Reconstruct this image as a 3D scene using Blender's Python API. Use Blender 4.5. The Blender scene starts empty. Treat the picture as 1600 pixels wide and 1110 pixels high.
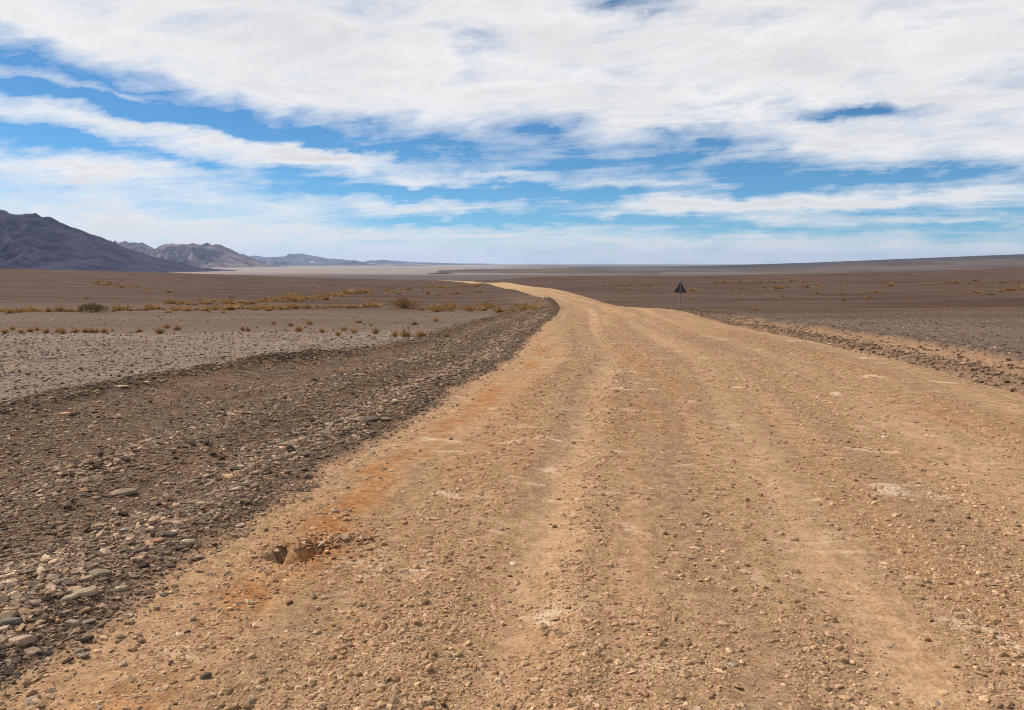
import bpy, math, random
import numpy as np
R = math.radians
scene = bpy.context.scene
col = scene.collection

# ------------------------------------------------------------------ camera
EYE = 1.65
LENS = 28.0
F = 1600 * LENS / 36.0          # focal length in photograph pixels
HOR = 412.0                     # row of the true horizon in the photograph
cam_d = bpy.data.cameras.new("camera")
cam_d.lens = LENS
cam_d.sensor_width = 36.0
cam_d.shift_y = -(555.0 - HOR) / 1600.0
cam_d.clip_start = 0.05
cam_d.clip_end = 120000.0
cam = bpy.data.objects.new("camera", cam_d)
cam.location = (0, 0, EYE)
cam.rotation_euler = (R(90), 0, 0)
col.objects.link(cam)
scene.camera = cam

# ------------------------------------------------------------------ light, sky
SUN_AZ, SUN_EL = -64.0, 44.0    # azimuth from +Y (negative = left), elevation
SUN_STRENGTH = 5.0
SKY_STRENGTH = 0.085
sd = bpy.data.lights.new("sun", 'SUN')
sd.energy = SUN_STRENGTH
sd.angle = R(0.53)
sd.color = (1.0, 0.92, 0.80)
sun = bpy.data.objects.new("sun", sd)
from mathutils import Vector, Euler
sdir = Vector((math.sin(R(SUN_AZ)) * math.cos(R(SUN_EL)), math.cos(R(SUN_AZ)) * math.cos(R(SUN_EL)), math.sin(R(SUN_EL))))
sun.rotation_euler = sdir.to_track_quat('Z', 'Y').to_euler()
sun.location = sdir * 50
col.objects.link(sun)

scene.view_settings.view_transform = 'Standard'
scene.view_settings.look = 'None'
scene.view_settings.gamma = 1.0
scene.view_settings.use_curve_mapping = False
scene.view_settings.exposure = 0.0
scene.cycles.use_denoising = True
scene.cycles.denoiser = 'OPENIMAGEDENOISE'
scene.cycles.adaptive_threshold = 0.02
scene.cycles.pixel_filter_type = 'BLACKMAN_HARRIS'
scene.cycles.filter_width = 1.0
scene.cycles.max_bounces = 2
scene.cycles.diffuse_bounces = 1
scene.cycles.glossy_bounces = 1
scene.cycles.transmission_bounces = 1
scene.cycles.volume_bounces = 1
scene.cycles.transparent_max_bounces = 4
scene.cycles.caustics_reflective = False
scene.cycles.caustics_refractive = False


class NT:
    """small helper to write node trees"""
    def __init__(self, tree):
        self.t = tree
        tree.nodes.clear()

    def n(self, kind, **kw):
        nd = self.t.nodes.new(kind)
        for k, v in kw.items():
            setattr(nd, k, v)
        return nd

    def put(self, sock, v):
        if v is None:
            return
        if isinstance(v, bpy.types.NodeSocket):
            self.t.links.new(v, sock)
        else:
            if isinstance(v, tuple) and len(v) == 3 and sock.type == 'RGBA':
                v = (*v, 1.0)
            sock.default_value = v

    def m(self, op, a, b=None, c=None, clamp=False):
        nd = self.n('ShaderNodeMath', operation=op, use_clamp=clamp)
        for i, v in enumerate((a, b, c)):
            self.put(nd.inputs[i], v)
        return nd.outputs[0]

    def vm(self, op, a, b=None, s=None):
        nd = self.n('ShaderNodeVectorMath', operation=op)
        self.put(nd.inputs[0], a)
        if b is not None:
            self.put(nd.inputs[1], b)
        if s is not None:
            self.put(nd.inputs['Scale'], s)
        return nd.outputs['Value'] if op in ('DOT_PRODUCT', 'LENGTH') else nd.outputs[0]

    def xyz(self, x, y, z):
        nd = self.n('ShaderNodeCombineXYZ')
        for i, v in enumerate((x, y, z)):
            self.put(nd.inputs[i], v)
        return nd.outputs[0]

    def sep(self, v):
        nd = self.n('ShaderNodeSeparateXYZ')
        self.put(nd.inputs[0], v)
        return nd.outputs

    def noise(self, vec, scale, detail=4.0, rough=0.55, dist=0.0, out='Fac', dims='3D'):
        nd = self.n('ShaderNodeTexNoise', noise_dimensions=dims)
        self.put(nd.inputs['Vector'], vec)
        self.put(nd.inputs['Scale'], scale)
        nd.inputs['Detail'].default_value = detail
        nd.inputs['Roughness'].default_value = rough
        nd.inputs['Distortion'].default_value = dist
        return nd.outputs[out]

    def ramp(self, x, lo, hi, a=0.0, b=1.0, smooth=True):
        nd = self.n('ShaderNodeMapRange', interpolation_type='SMOOTHSTEP' if smooth else 'LINEAR')
        self.put(nd.inputs[0], x)
        for i, v in enumerate((lo, hi, a, b)):
            self.put(nd.inputs[1 + i], v)
        return nd.outputs[0]

    def mix(self, f, a, b, blend='MIX'):
        nd = self.n('ShaderNodeMix', data_type='RGBA', blend_type=blend)
        self.put(nd.inputs[0], f)
        self.put(nd.inputs[6], a)
        self.put(nd.inputs[7], b)
        return nd.outputs[2]

    def mapping(self, v, loc, rot, scl, kind='TEXTURE'):
        nd = self.n('ShaderNodeMapping', vector_type=kind)
        self.put(nd.inputs['Vector'], v)
        nd.inputs['Location'].default_value = loc
        nd.inputs['Rotation'].default_value = rot
        nd.inputs['Scale'].default_value = scl
        return nd.outputs[0]

    def attr(self, name, kind='GEOMETRY', out='Color'):
        nd = self.n('ShaderNodeAttribute', attribute_type=kind, attribute_name=name)
        return nd.outputs[out]


def az_of(u):
    return math.degrees(math.atan((u - 800) / F))


def el_of(u, v):
    return math.degrees(math.atan((HOR - v) / F * math.cos(math.atan((u - 800) / F))))


world = bpy.data.worlds.new("World")
scene.world = world
world.use_nodes = True
W = NT(world.node_tree)
sky = W.n('ShaderNodeTexSky', sky_type='NISHITA', sun_disc=False)
sky.sun_elevation = R(SUN_EL)
sky.sun_rotation = R(SUN_AZ)
sky.altitude = 2000
sky.air_density = 0.8
sky.dust_density = 0.7
sky.ozone_density = 3.0
# polarising filter on the lens: the blue of the sky is deepened
skyc = W.vm('MULTIPLY', W.vm('SCALE', sky.outputs[0], s=SKY_STRENGTH), (0.50, 1.02, 1.22))
tc = W.n('ShaderNodeTexCoord').outputs['Generated']
dx, dy, dz = W.sep(tc)
zc = W.m('ADD', W.m('MAXIMUM', dz, 0.0), 0.055)
P = W.xyz(W.m('DIVIDE', dx, zc), W.m('DIVIDE', dy, zc), 0.0)
az = W.m('MULTIPLY', W.m('ARCTAN2', dx, dy), 57.29578)
el = W.m('MULTIPLY', W.m('ARCSINE', dz), 57.29578)
# cloud texture on a high flat layer: broad, drawn-out fibres
Ps = W.mapping(P, (0, 0, 0), (0, 0, R(-18)), (1.25, 0.95, 1), 'TEXTURE')
nbig = W.noise(Ps, 0.8, 7, 0.64, 0.6)
nfib = W.noise(W.mapping(P, (3, 1, 0), (0, 0, R(-24)), (1.9, 0.65, 1), 'TEXTURE'), 1.9, 5, 0.66, 0.9)
AE0 = W.xyz(az, el, 0.0)
AEn = W.mapping(AE0, (0, 0, 0), (0, 0, R(6)), (3.4, 1.45, 1), 'TEXTURE')
nae = W.noise(AEn, 0.55, 6, 0.62, 0.3)
AEw = W.noise(AEn, 0.9, 4, 0.6, 0.0, out='Color')
wv = W.vm('MULTIPLY', W.vm('SUBTRACT', AEw, (0.5, 0.5, 0.5)), (6.0, 2.4, 0.0))
AE = W.vm('ADD', AE0, wv)
_, elw, _ = W.sep(AE)
# lower rim of the great cloud sheet: elevation as a function of azimuth
fc = W.n('ShaderNodeFloatCurve')
rim = [(-200, 25), (0, 52), (120, 105), (300, 150), (560, 190), (680, 200), (800, 205), (960, 228), (1100, 205),
       (1240, 232), (1400, 262), (1600, 255), (1800, 230)]
cv = fc.mapping.curves[0]
pts = [((az_of(u) + 45) / 90, el_of(u, v) / 30) for u, v in rim]
cv.points[0].location = (0.0, pts[0][1])
cv.points[1].location = (1.0, pts[-1][1])
for p in pts:
    cv.points.new(*p)
fc.mapping.update()
W.put(fc.inputs['Value'], W.m('DIVIDE', W.m('ADD', az, 45.0), 90.0, clamp=True))
rim_el = W.m('MULTIPLY', fc.outputs[0], 30.0)
over = W.m('SUBTRACT', elw, rim_el)
sheet = W.ramp(over, -0.9, 1.5)
cover = W.m('MULTIPLY', sheet, W.ramp(el, 20.0, 42.0, 0.50, 0.16))     # sheet thinned overhead, out of view, to lower the ambient light
#          u    v    half-w half-h tilt amount
blobs = [(130, 188, 250, 19, -6, .34), (330, 218, 150, 12, -8, .26), (490, 251, 190, 15, 1, .44), (60, 262, 190, 16, -3, .30),
         (200, 275, 200, 20, -4, .22), (60, 330, 330, 40, 0, .34), (280, 345, 230, 20, 0, .16), (660, 281, 60, 9, 0, .30),
         (790, 278, 75, 9, 2, .34), (600, 318, 120, 13, 0, .30), (700, 324, 70, 8, 0, .2), (1010, 287, 190, 9, 3, .34), (1060, 326, 150, 15, 4, .44),
         (1220, 318, 160, 8, 2, .28), (1440, 309, 260, 12, 0, .44), (1210, 346, 60, 7, 0, .34), (1470, 345, 110, 6, 2, .26),
         (620, 366, 420, 11, 0, .30), (1050, 378, 330, 8, 0, .26), (900, 404, 900, 13, 0, .34), (300, 385, 300, 12, 0, .28), (1360, 388, 250, 5, 1, .16),
         (950, 195, 90, 14, 5, .10), (1180, 235, 140, 10, 5, .18), (15, 115, 120, 8, -8, .2), (170, 145, 90, 7, -8, .22),
         (740, 48, 45, 13, -12, -.30), (990, 6, 105, 15, 4, -.44), (1340, 177, 90, 12, 2, -.60), (905, 200, 150, 22, -4, -.30),
         (120, 150, 300, 14, -8, -.28), (150, 225, 300, 10, -6, -.22), (720, 300, 260, 9, 0, -.24), (1250, 280, 330, 10, 0, -.20), (1300, 362, 320, 9, 0, -.16), (800, 345, 300, 8, 0, -.2), (480, 222, 200, 12, -6, -.24),
         (1240, 160, 120, 12, -4, -.10), (1700, 190, 160, 10, 0, -.2)]
TILT = R(-7)
aw, ew, _z = W.sep(AE)
AEt = W.xyz(aw, W.m('MULTIPLY_ADD', aw, -math.tan(TILT), ew), 0.0)      # sheared copy for the streaks that fall to the right
for (u, v, hw, hh, tilt, amt) in blobs:
    a0, e0 = az_of(u), el_of(u, v)
    src_v = AE
    if tilt < -3:
        src_v = AEt
        e0 = e0 - math.tan(TILT) * a0
    kx, ky = 1.18 / math.degrees(hw / F), 1.18 / math.degrees(hh / F)
    nd = W.n('ShaderNodeVectorMath', operation='MULTIPLY_ADD')
    W.put(nd.inputs[0], src_v)
    nd.inputs[1].default_value = (kx, ky, 0)
    nd.inputs[2].default_value = (-a0 * kx, -e0 * ky, 0)
    q = nd.outputs[0]
    e = W.m('POWER', 0.5, W.vm('DOT_PRODUCT', q, q))
    cover = W.m('MULTIPLY_ADD', e, amt, cover)
tex = W.m('ADD', W.m('MULTIPLY', W.m('SUBTRACT', nbig, 0.5), 0.75), W.m('MULTIPLY', W.m('SUBTRACT', nfib, 0.5), 0.50))
tex = W.m('MULTIPLY_ADD', W.m('SUBTRACT', nae, 0.5), 0.85, tex)
cover = W.m('ADD', cover, W.ramp(el, 0.0, 4.0, 0.22, 0.0))
dens = W.m('ADD', cover, tex)
alpha = W.ramp(dens, -0.05, 0.50, 0.0, 0.97, smooth=False)
alpha = W.m('POWER', alpha, 0.9)
thick = W.ramp(W.m('MULTIPLY_ADD', W.m('SUBTRACT', W.noise(Ps, 1.3, 5, 0.62, 0.5), 0.5), 1.0, dens), 0.22, 0.92)
cloudc = W.mix(thick, (0.95, 0.94, 0.93), (0.72, 0.713, 0.73))
# nearer the horizon the light of the clouds comes through more air
low = W.ramp(el, 0.0, 6.0)
cloudc = W.mix(low, (0.80, 0.81, 0.80), cloudc)
final = W.mix(alpha, skyc, cloudc)
bg = W.n('ShaderNodeBackground')
W.put(bg.inputs['Color'], final)
bg.inputs['Strength'].default_value = 1.0
wo = W.n('ShaderNodeOutputWorld')
W.t.links.new(bg.outputs[0], wo.inputs['Surface'])
world.cycles.sampling_method = 'MANUAL'
world.cycles.sample_map_resolution = 512


# ------------------------------------------------------------------ helpers
def hashf(ix, iy, seed):
    h = (ix * 374761393 + iy * 668265263 + seed * 974634533) & 0xffffffff
    h = ((h ^ (h >> 13)) * 1274126177) & 0xffffffff
    h = h ^ (h >> 16)
    return (h & 0xffffff) / float(0xffffff)


def vnoise(x, y, seed=0):
    x = np.asarray(x, float); y = np.asarray(y, float)
    ix = np.floor(x).astype(np.int64); iy = np.floor(y).astype(np.int64)
    fx = x - ix; fy = y - iy
    fx = fx * fx * fx * (fx * (fx * 6 - 15) + 10); fy = fy * fy * fy * (fy * (fy * 6 - 15) + 10)
    a = hashf(ix, iy, seed); b = hashf(ix + 1, iy, seed); c = hashf(ix, iy + 1, seed); d = hashf(ix + 1, iy + 1, seed)
    return (a + (b - a) * fx) * (1 - fy) + (c + (d - c) * fx) * fy


def fbm(x, y, octv=4, seed=0, gain=0.5):
    s = 0; amp = 1.0; tot = 0; f = 1.0
    for o in range(octv):
        s = s + amp * (vnoise(x * f + o * 17.3, y * f - o * 9.1, seed + o) * 2 - 1)
        tot += amp; amp *= gain; f *= 2.03
    return s / tot


def ridged(x, y, octv=5, seed=0, gain=0.5):
    s = 0; amp = 1.0; tot = 0; f = 1.0
    for o in range(octv):
        n = 1 - np.abs(vnoise(x * f + o * 7.7, y * f + o * 3.1, seed + o) * 2 - 1)
        s = s + amp * n * n
        tot += amp; amp *= gain; f *= 2.05
    return s / tot


def sstep(x, a, b):
    t = np.clip((x - a) / (b - a), 0, 1)
    return t * t * (3 - 2 * t)


def mesh_from(name, V, Fq, smooth=True, mat=None):
    V = np.asarray(V, np.float32)
    Fq = np.asarray(Fq, np.int32)
    k = Fq.shape[1]
    me = bpy.data.meshes.new(name)
    me.vertices.add(len(V)); me.vertices.foreach_set('co', V.ravel())
    me.loops.add(Fq.size); me.loops.foreach_set('vertex_index', Fq.ravel())
    me.polygons.add(len(Fq))
    me.polygons.foreach_set('loop_start', np.arange(0, Fq.size, k, dtype=np.int32))
    me.polygons.foreach_set('use_smooth', np.full(len(Fq), smooth))
    me.update(calc_edges=True)
    me.validate()
    if mat:
        me.materials.append(mat)
    return me


def add_attr(me, name, arr):
    a = me.attributes.new(name, 'FLOAT_COLOR', 'POINT')
    out = np.ones((len(arr), 4), np.float32)
    out[:, :arr.shape[1]] = arr
    a.data.foreach_set('color', out.ravel())


def link(name, me, parent=None, **props):
    o = bpy.data.objects.new(name, me)
    col.objects.link(o)
    if parent:
        o.parent = parent
    for k, v in props.items():
        o[k] = v
    return o


def grid_faces(nr, nc):
    i = np.arange((nr - 1))[:, None] * nc + np.arange(nc - 1)[None, :]
    i = i.ravel()
    return np.stack([i, i + 1, i + nc + 1, i + nc], 1)


def pchip(xs, ys):
    xs = np.asarray(xs, float); ys = np.asarray(ys, float)
    h = np.diff(xs); d = np.diff(ys) / h
    m = np.zeros_like(ys)
    for i in range(1, len(xs) - 1):
        if d[i - 1] * d[i] > 0:
            w1 = 2 * h[i] + h[i - 1]; w2 = h[i] + 2 * h[i - 1]
            m[i] = (w1 + w2) / (w1 / d[i - 1] + w2 / d[i])
    m[0] = d[0]; m[-1] = d[-1]

    def f(x):
        x = np.asarray(x, float)
        i = np.clip(np.searchsorted(xs, x) - 1, 0, len(xs) - 2)
        t = (x - xs[i]) / h[i]
        tt = np.clip(t, 0, 1)
        r = ((2 * tt**3 - 3 * tt**2 + 1) * ys[i] + (tt**3 - 2 * tt**2 + tt) * h[i] * m[i]
             + (-2 * tt**3 + 3 * tt**2) * ys[i + 1] + (tt**3 - tt**2) * h[i] * m[i + 1])
        return r + np.where(t < 0, t * h[i] * m[i], 0) + np.where(t > 1, (t - 1) * h[i] * m[i + 1], 0)
    return f


# ------------------------------------------------------------------ lie of the land
zroad = pchip([-40, 0, 3, 6, 10.8, 16, 22, 31, 40, 50, 60, 80, 100, 140, 220, 420, 700, 1500, 3000, 40000],
              [.1, 0, -.005, -.02, -.09, -.22, -.42, -.72, -1.02, -1.36, -1.72, -2.25, -2.7, -3.4, -4.75, -7.5, -14, -29, -31, -31.2])
xleft = pchip([-40, 0, 3.4, 5.4, 6.8, 9.3, 16.7, 27.5, 50, 63, 86, 100, 140, 205, 300, 420, 700],
              [-10.2, -2.6, -1.87, -1.66, -1.37, -.98, .08, .95, 2.95, 3.35, 3.2, 2.5, .3, -4.5, -16, -37, -110])
xright = pchip([-40, 0, 6, 10.8, 16, 21.5, 31, 40, 46, 51, 56, 60, 80, 100, 120, 140, 205, 300, 420, 700],
               [-1.5, 5.1, 6.2, 6.75, 7.3, 7.75, 8.4, 9.4, 10.2, 10.3, 8.7, 7.9, 8.1, 8.1, 7.4, 6.0, 1.4, -10, -31, -104])
lat_far = pchip([-3, -1.2, -.643, -.54, -.39, -.24, -.11, -.07, -.02, .04, .16, .24, .32, .46, .643, 1.2, 3],
                [14, 10.5, 6.3, 5.3, 3.7, 1.5, .3, 0, .6, 2.3, 2.75, 2.8, 3.4, 4.4, 6.6, 12, 16])


def land_base(x, y):
    """large forms only"""
    x = np.asarray(x, float); y = np.asarray(y, float)
    r = np.sqrt(x * x + y * y)
    yy = np.where(y > 0, np.sqrt(y * y + 0.02 * x * x), -np.minimum(np.abs(y), 40))
    z = zroad(np.clip(yy, -40, 40000))
    a = x / np.maximum(np.abs(y), 30)
    g = np.clip((yy - 40) / 360, 0, 1) * (1 - sstep(yy, 430, 1000))
    z = z + lat_far(np.clip(a, -3, 3)) * g
    # two low terrace lips on the left plain, with a shallow wash behind each
    off = xleft(np.clip(y, -40, 700)) - x
    wl = sstep(off, 5, 12)
    y1 = 27.5 + 1.2 * fbm(x / 9.0, x * 0 + 3.3, 2, 5)
    y2 = 46.5 + 2.0 * fbm(x / 14.0, x * 0 + 8.3, 2, 6)
    z = z - wl * 0.16 * sstep(y, y1, y1 + 1.0) * (1 - sstep(y, y1 + 3, y1 + 12))
    z = z - wl * 0.34 * sstep(y, y2, y2 + 1.6) * (1 - sstep(y, y2 + 6, y2 + 24))
    # gentle swell
    z = z + 0.05 * fbm(x / 7.0, y / 7.0, 2, 11) * sstep(r, 5, 14)
    z = z + 0.55 * fbm(x / 60.0, y / 60.0, 2, 12) * sstep(r, 80, 200) * (1 - sstep(r, 330, 420))
    return z


def edges(y):
    yc = np.clip(y, -40, 700)
    w = 0.05 * fbm(yc / .22, yc * 0 + 5.1, 2, 25) * (1 - sstep(yc, 25, 50)) + 0.10 * fbm(yc / 1.1, yc * 0 + 1.7, 3, 21) + 0.10 * fbm(yc / 4.0, yc * 0 + 4.7, 2, 22)
    w2 = 0.08 * fbm(yc / 0.9, yc * 0 + 7.7, 3, 23) + 0.12 * fbm(yc / 4.5, yc * 0 + 2.7, 2, 24)
    return xleft(yc) + w, xright(yc) + w2


PIT = (-1.22, 4.52)


def land(x, y, fine=True):
    x = np.asarray(x, float); y = np.asarray(y, float)
    z = land_base(x, y)
    xl, xr = edges(y)
    near = 1 - sstep(y, 120, 260)
    # ---- left verge: windrows left by the grader
    off = xl - x
    n1 = fbm(x / 1.4, y / 3.0, 3, 31)
    k1 = np.exp(-((off - 0.42 - 0.12 * n1) / 0.30) ** 2) * (0.06 + 0.03 * n1)
    k2 = np.exp(-((off - 1.75 - 0.3 * n1) / 0.45) ** 2) * (0.06 + 0.04 * n1)
    wl = 4.75 - 1.7 * sstep(y, 11, 22)
    k3 = np.exp(-((off - wl - 0.2 * n1) / 0.34) ** 2) * (0.10 + 0.05 * n1)
    dip = -0.07 * np.exp(-((off - 3.1) / 0.9) ** 2)
    z = z + (k1 + k2 + k3 + dip) * np.where(off > 0, 1, np.exp(-(off / 0.15) ** 2)) * near
    z = z - 0.10 * sstep(off, wl + 0.2, wl + 1.6) * near
    # spoil heap on the outside of the bend
    mx = (x - (xl - 0.95)) / 0.95; my = (y - 56.0) / 9.0
    z = z + 0.62 * np.exp(-(mx ** 2 + my ** 2)) * (1 + 0.35 * fbm(x / .5, y / 1.2, 3, 33))
    # ---- right side: berm, sandy furrow, low gravel ridge
    rof = x - xr
    bn = fbm(x / 0.9, y / 1.2, 3, 41)
    fade = (1 - sstep(y, 42, 52)) * (0.35 + 0.65 * (1 - sstep(y, 24, 36)))
    z = z + np.where(rof > -0.4, 1, 0) * fade * (np.exp(-((rof - 0.50) / 0.26) ** 2) * (0.115 + 0.06 * bn)
             - 0.05 * np.exp(-((rof - 1.7) / 0.5) ** 2) + np.exp(-((rof - 2.9) / 0.5) ** 2) * (0.10 + 0.05 * bn))
    # ---- carriageway: faint crown, wheel ruts, washboard
    w = np.maximum(xr - xl, 1.0)
    t = (x - xl)
    inside = sstep(t, 0, 0.5) * sstep(xr - x, 0, 0.5) * (1 - sstep(y, 160, 300))
    rut = -0.018 * np.exp(-((t - 1.85) / 0.22) ** 2) - 0.016 * np.exp(-((t - 3.45) / 0.25) ** 2) - 0.014 * np.exp(-((t - 5.2) / 0.3) ** 2)
    rut = rut + 0.014 * np.exp(-((t - 1.5) / 0.16) ** 2) + 0.012 * np.exp(-((t - 2.15) / 0.13) ** 2)
    lon = fbm(t / 0.35, y / 6.0, 3, 51)
    wash = np.sin(6.283 * (y / .62 + .25 * fbm(x / .8, y / 2.0, 2, 52))) * sstep(fbm(x / 1.1, y / 4.0, 2, 53), -.1, .4)
    z = z + inside * (rut * 1.3 + 0.012 * lon + 0.006 * wash * (1 - sstep(y, 18, 30)))
    # broken hollow by the left edge
    px = (x - PIT[0]) / 0.15; py = (y - PIT[1]) / 0.11
    pn = fbm(x / .07, y / .08, 3, 61)
    z = z - 0.085 * sstep(1.1 + .9 * pn - np.sqrt(px ** 2 + py ** 2), 0, .35)
    z = z + 0.007 * np.exp(-(((x - PIT[0] - .26) / .25) ** 2 + ((y - PIT[1] - .22) / .22) ** 2)) * (1 + pn)
    if fine:
        r = np.sqrt(x * x + y * y)
        verge = np.clip(sstep(off, 0, .3) * (1 - sstep(off, 4.5, 5.5)) + sstep(rof, 0, .3) * (1 - sstep(rof, 2.5, 4)), 0, 1)
        z = z + (0.012 + 0.02 * verge) * fbm(x / .45, y / .45, 3, 71) * (1 - sstep(r, 60, 120))
        z = z + (0.004 + 0.007 * verge) * fbm(x / .09, y / .09, 3, 72) * (1 - sstep(r, 14, 30))
    return z


def hit(u, v):
    """ground point seen at a photograph pixel, found by walking out along the sight line"""
    u = np.atleast_1d(np.asarray(u, float)); v = np.atleast_1d(np.asarray(v, float))
    ys = np.exp(np.linspace(math.log(2.5), math.log(1200), 300))
    X = (u[:, None] - 800) / F * ys[None]
    D = EYE - (v[:, None] - HOR) / F * ys[None] - land(X, ys[None] + 0 * X, False)
    below = D < 0
    i = np.argmax(below, 1); i = np.where(below.any(1), np.maximum(i, 1), len(ys) - 1)
    r_ = np.arange(len(u)); d0 = D[r_, i - 1]; d1 = D[r_, i]
    f_ = np.clip(d0 / np.where(np.abs(d0 - d1) < 1e-9, 1, d0 - d1), 0, 1)
    y = ys[i - 1] + (ys[i] - ys[i - 1]) * f_; x = (u - 800) / F * y
    return x, y, land(x, y)


# ------------------------------------------------------------------ materials
def new_mat(name):
    m = bpy.data.materials.new(name)
    m.use_nodes = True
    return m, NT(m.node_tree)


def finish(N, color, rough=0.95, bump=None, strength=0.5, dist=0.02, spec=0.15):
    b = N.n('ShaderNodeBsdfPrincipled')
    N.put(b.inputs['Base Color'], color)
    N.put(b.inputs['Roughness'], rough)
    b.inputs['Specular IOR Level'].default_value = spec
    if bump is not None:
        bn = N.n('ShaderNodeBump')
        bn.inputs['Strength'].default_value = strength
        bn.inputs['Distance'].default_value = dist
        N.put(bn.inputs['Height'], bump)
        N.t.links.new(bn.outputs[0], b.inputs['Normal'])
    o = N.n('ShaderNodeOutputMaterial')
    N.t.links.new(b.outputs[0], o.inputs['Surface'])


# ground: zones come in as a colour attribute (verge, plain, sand) + (far brown, dust, rust)
gm, N = new_mat("desert_ground")
pos = N.n('ShaderNodeNewGeometry').outputs['Position']
za = N.sep(N.attr('zone'))
zb = N.sep(N.attr('zone_far'))
n_f = N.noise(pos, 38.0, 3, 0.65)
n_m = N.noise(pos, 7.0, 4, 0.6)
n_b = N.noise(pos, 0.55, 4, 0.55)
stre = N.noise(N.mapping(pos, (0, 0, 0), (0, 0, 0), (14, 2.2, 5), 'TEXTURE'), 0.5, 5, 0.6, 0.3)
farn = N.noise(N.mapping(pos, (0, 0, 0), (0, 0, R(4)), (900, 130, 300), 'TEXTURE'), 1.0, 6, 0.6, 0.3)
grit = N.m('ADD', N.m('MULTIPLY', n_f, 0.55), N.m('MULTIPLY', n_m, 0.45))
c_plain = N.mix(N.ramp(grit, .36, .66), (.132, .094, .069), (.315, .234, .174))
c_plain = N.mix(N.ramp(n_b, .35, .68), c_plain, N.mix(.5, c_plain, (0.165, 0.118, 0.099)))
c_verge = N.mix(N.ramp(grit, .36, .64), (0.058, 0.037, 0.026), (0.170, 0.113, 0.078))
c_verge = N.mix(N.ramp(n_b, .48, .66, 0, .55), c_verge, (0.225, 0.133, 0.078))
c_sand = N.mix(N.ramp(grit, .36, .64), (0.280, 0.154, 0.080), (0.430, 0.265, 0.152))
c_brown = N.mix(N.ramp(stre, .38, .60), (0.060, 0.035, 0.025), (0.116, 0.072, 0.053))
c_brown = N.mix(N.ramp(n_m, .3, .7, 0, .5), c_brown, (0.080, 0.053, 0.040))
c_rust = N.mix(N.ramp(grit, .4, .62), (0.220, 0.075, 0.023), (0.360, 0.150, 0.052))
gy = N.m('MULTIPLY_ADD', N.m('SUBTRACT', farn, .5), 1600.0, N.sep(pos)[1])
c_dust = N.mix(N.ramp(farn, .40, .60), (.33, .268, .242), (.22, .178, .160))
c_dust = N.mix(N.ramp(gy, 1900.0, 2700.0), N.mix(N.ramp(farn, .42, .58), (.088, .069, .063), (.125, .099, .089)), c_dust)
c_dust = N.mix(N.ramp(N.sep(pos)[0], -450.0, 500.0, 0, .85), c_dust, (.115, .087, .069))
c = N.mix(zb[0], c_plain, c_brown)
c = N.mix(za[0], c, c_verge)
c = N.mix(za[2], c, c_sand)
c = N.mix(zb[2], c, c_rust)
c = N.mix(zb[1], c, c_dust)
bh = N.m('ADD', N.m('MULTIPLY', n_f, 0.35), n_m)
finish(N, c, .97, bh, .6, .026, .05)

# road
rm, N = new_mat("gravel_road")
pos = N.n('ShaderNodeNewGeometry').outputs['Position']
st = N.attr('road_st')            # (lateral metres / 10, along metres / 1000, rust)
s3 = N.sep(st)
tl = N.m('MULTIPLY', s3[0], 10.0)
sl = N.m('MULTIPLY', s3[1], 1000.0)
lane = N.xyz(N.m('MULTIPLY', tl, 1.0), N.m('MULTIPLY', sl, 0.04), 0.0)
n_f = N.noise(pos, 48.0, 3, 0.7)
n_m = N.noise(pos, 11.0, 4, 0.66)
n_b = N.noise(pos, 1.3, 4, 0.6, .4)
n_l = N.noise(lane, 1.9, 5, 0.6, 0.25)
n_l2 = N.noise(N.vm('ADD', lane, (7.3, 2.1, 0)), 0.9, 4, 0.55, 0.4)
n_ch = N.noise(N.mapping(pos, (3, 2, 0), (0, 0, R(-10)), (1.7, 1.0, 1), 'TEXTURE'), 2.6, 5, 0.62, 0.8)
grit = N.m('ADD', N.m('MULTIPLY', n_f, 0.5), N.m('MULTIPLY', n_m, 0.5))
c = N.mix(N.ramp(grit, .36, .66), (0.256, 0.145, 0.072), (0.477, 0.303, 0.170))
n_fine = N.noise(N.vm('ADD', lane, (2.3, 5.1, 0)), 6.5, 4, 0.6, 0.2)
c = N.mix(N.ramp(n_l, .42, .58, 0, .75), c, N.mix(N.ramp(grit, .35, .65), (0.161, 0.101, 0.060), (0.352, 0.232, 0.139)))
c = N.mix(N.ramp(n_fine, .50, .64, 0, .5), c, N.mix(N.ramp(grit, .35, .65), (0.175, 0.105, 0.058), (0.361, 0.230, 0.130)))
drag = N.noise(N.xyz(tl, N.m('MULTIPLY', sl, 0.014), 0.0), 9.0, 3, 0.6, 0.1)
c = N.mix(N.ramp(drag, .48, .62, 0, .42), c, N.mix(N.ramp(grit, .35, .65), (.150, .090, .048), (.33, .212, .118)))
trk = N.m('ADD', N.m('POWER', .5, N.m('POWER', N.m('DIVIDE', N.m('SUBTRACT', tl, 1.85), .17), 2.0)), N.m('POWER', .5, N.m('POWER', N.m('DIVIDE', N.m('SUBTRACT', tl, 3.45), .2), 2.0)))
trk = N.m('ADD', trk, N.m('POWER', .5, N.m('POWER', N.m('DIVIDE', N.m('SUBTRACT', tl, 5.2), .24), 2.0)))
c = N.mix(N.m('MULTIPLY', trk, N.ramp(n_l2, .3, .6, .25, .6)), c, N.mix(N.ramp(grit, .35, .65), (0.342, 0.205, 0.107), (0.522, 0.347, 0.205)))
c = N.mix(N.ramp(n_l2, .50, .66, 0, .55), c, N.mix(N.ramp(grit, .35, .65), (0.321, 0.175, 0.081), (0.522, 0.337, 0.187)))
c = N.mix(N.m('MULTIPLY', N.ramp(n_ch, .56, .66, 0, .8), N.ramp(n_b, .42, .60)), c, (.60, .47, .33))
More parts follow.
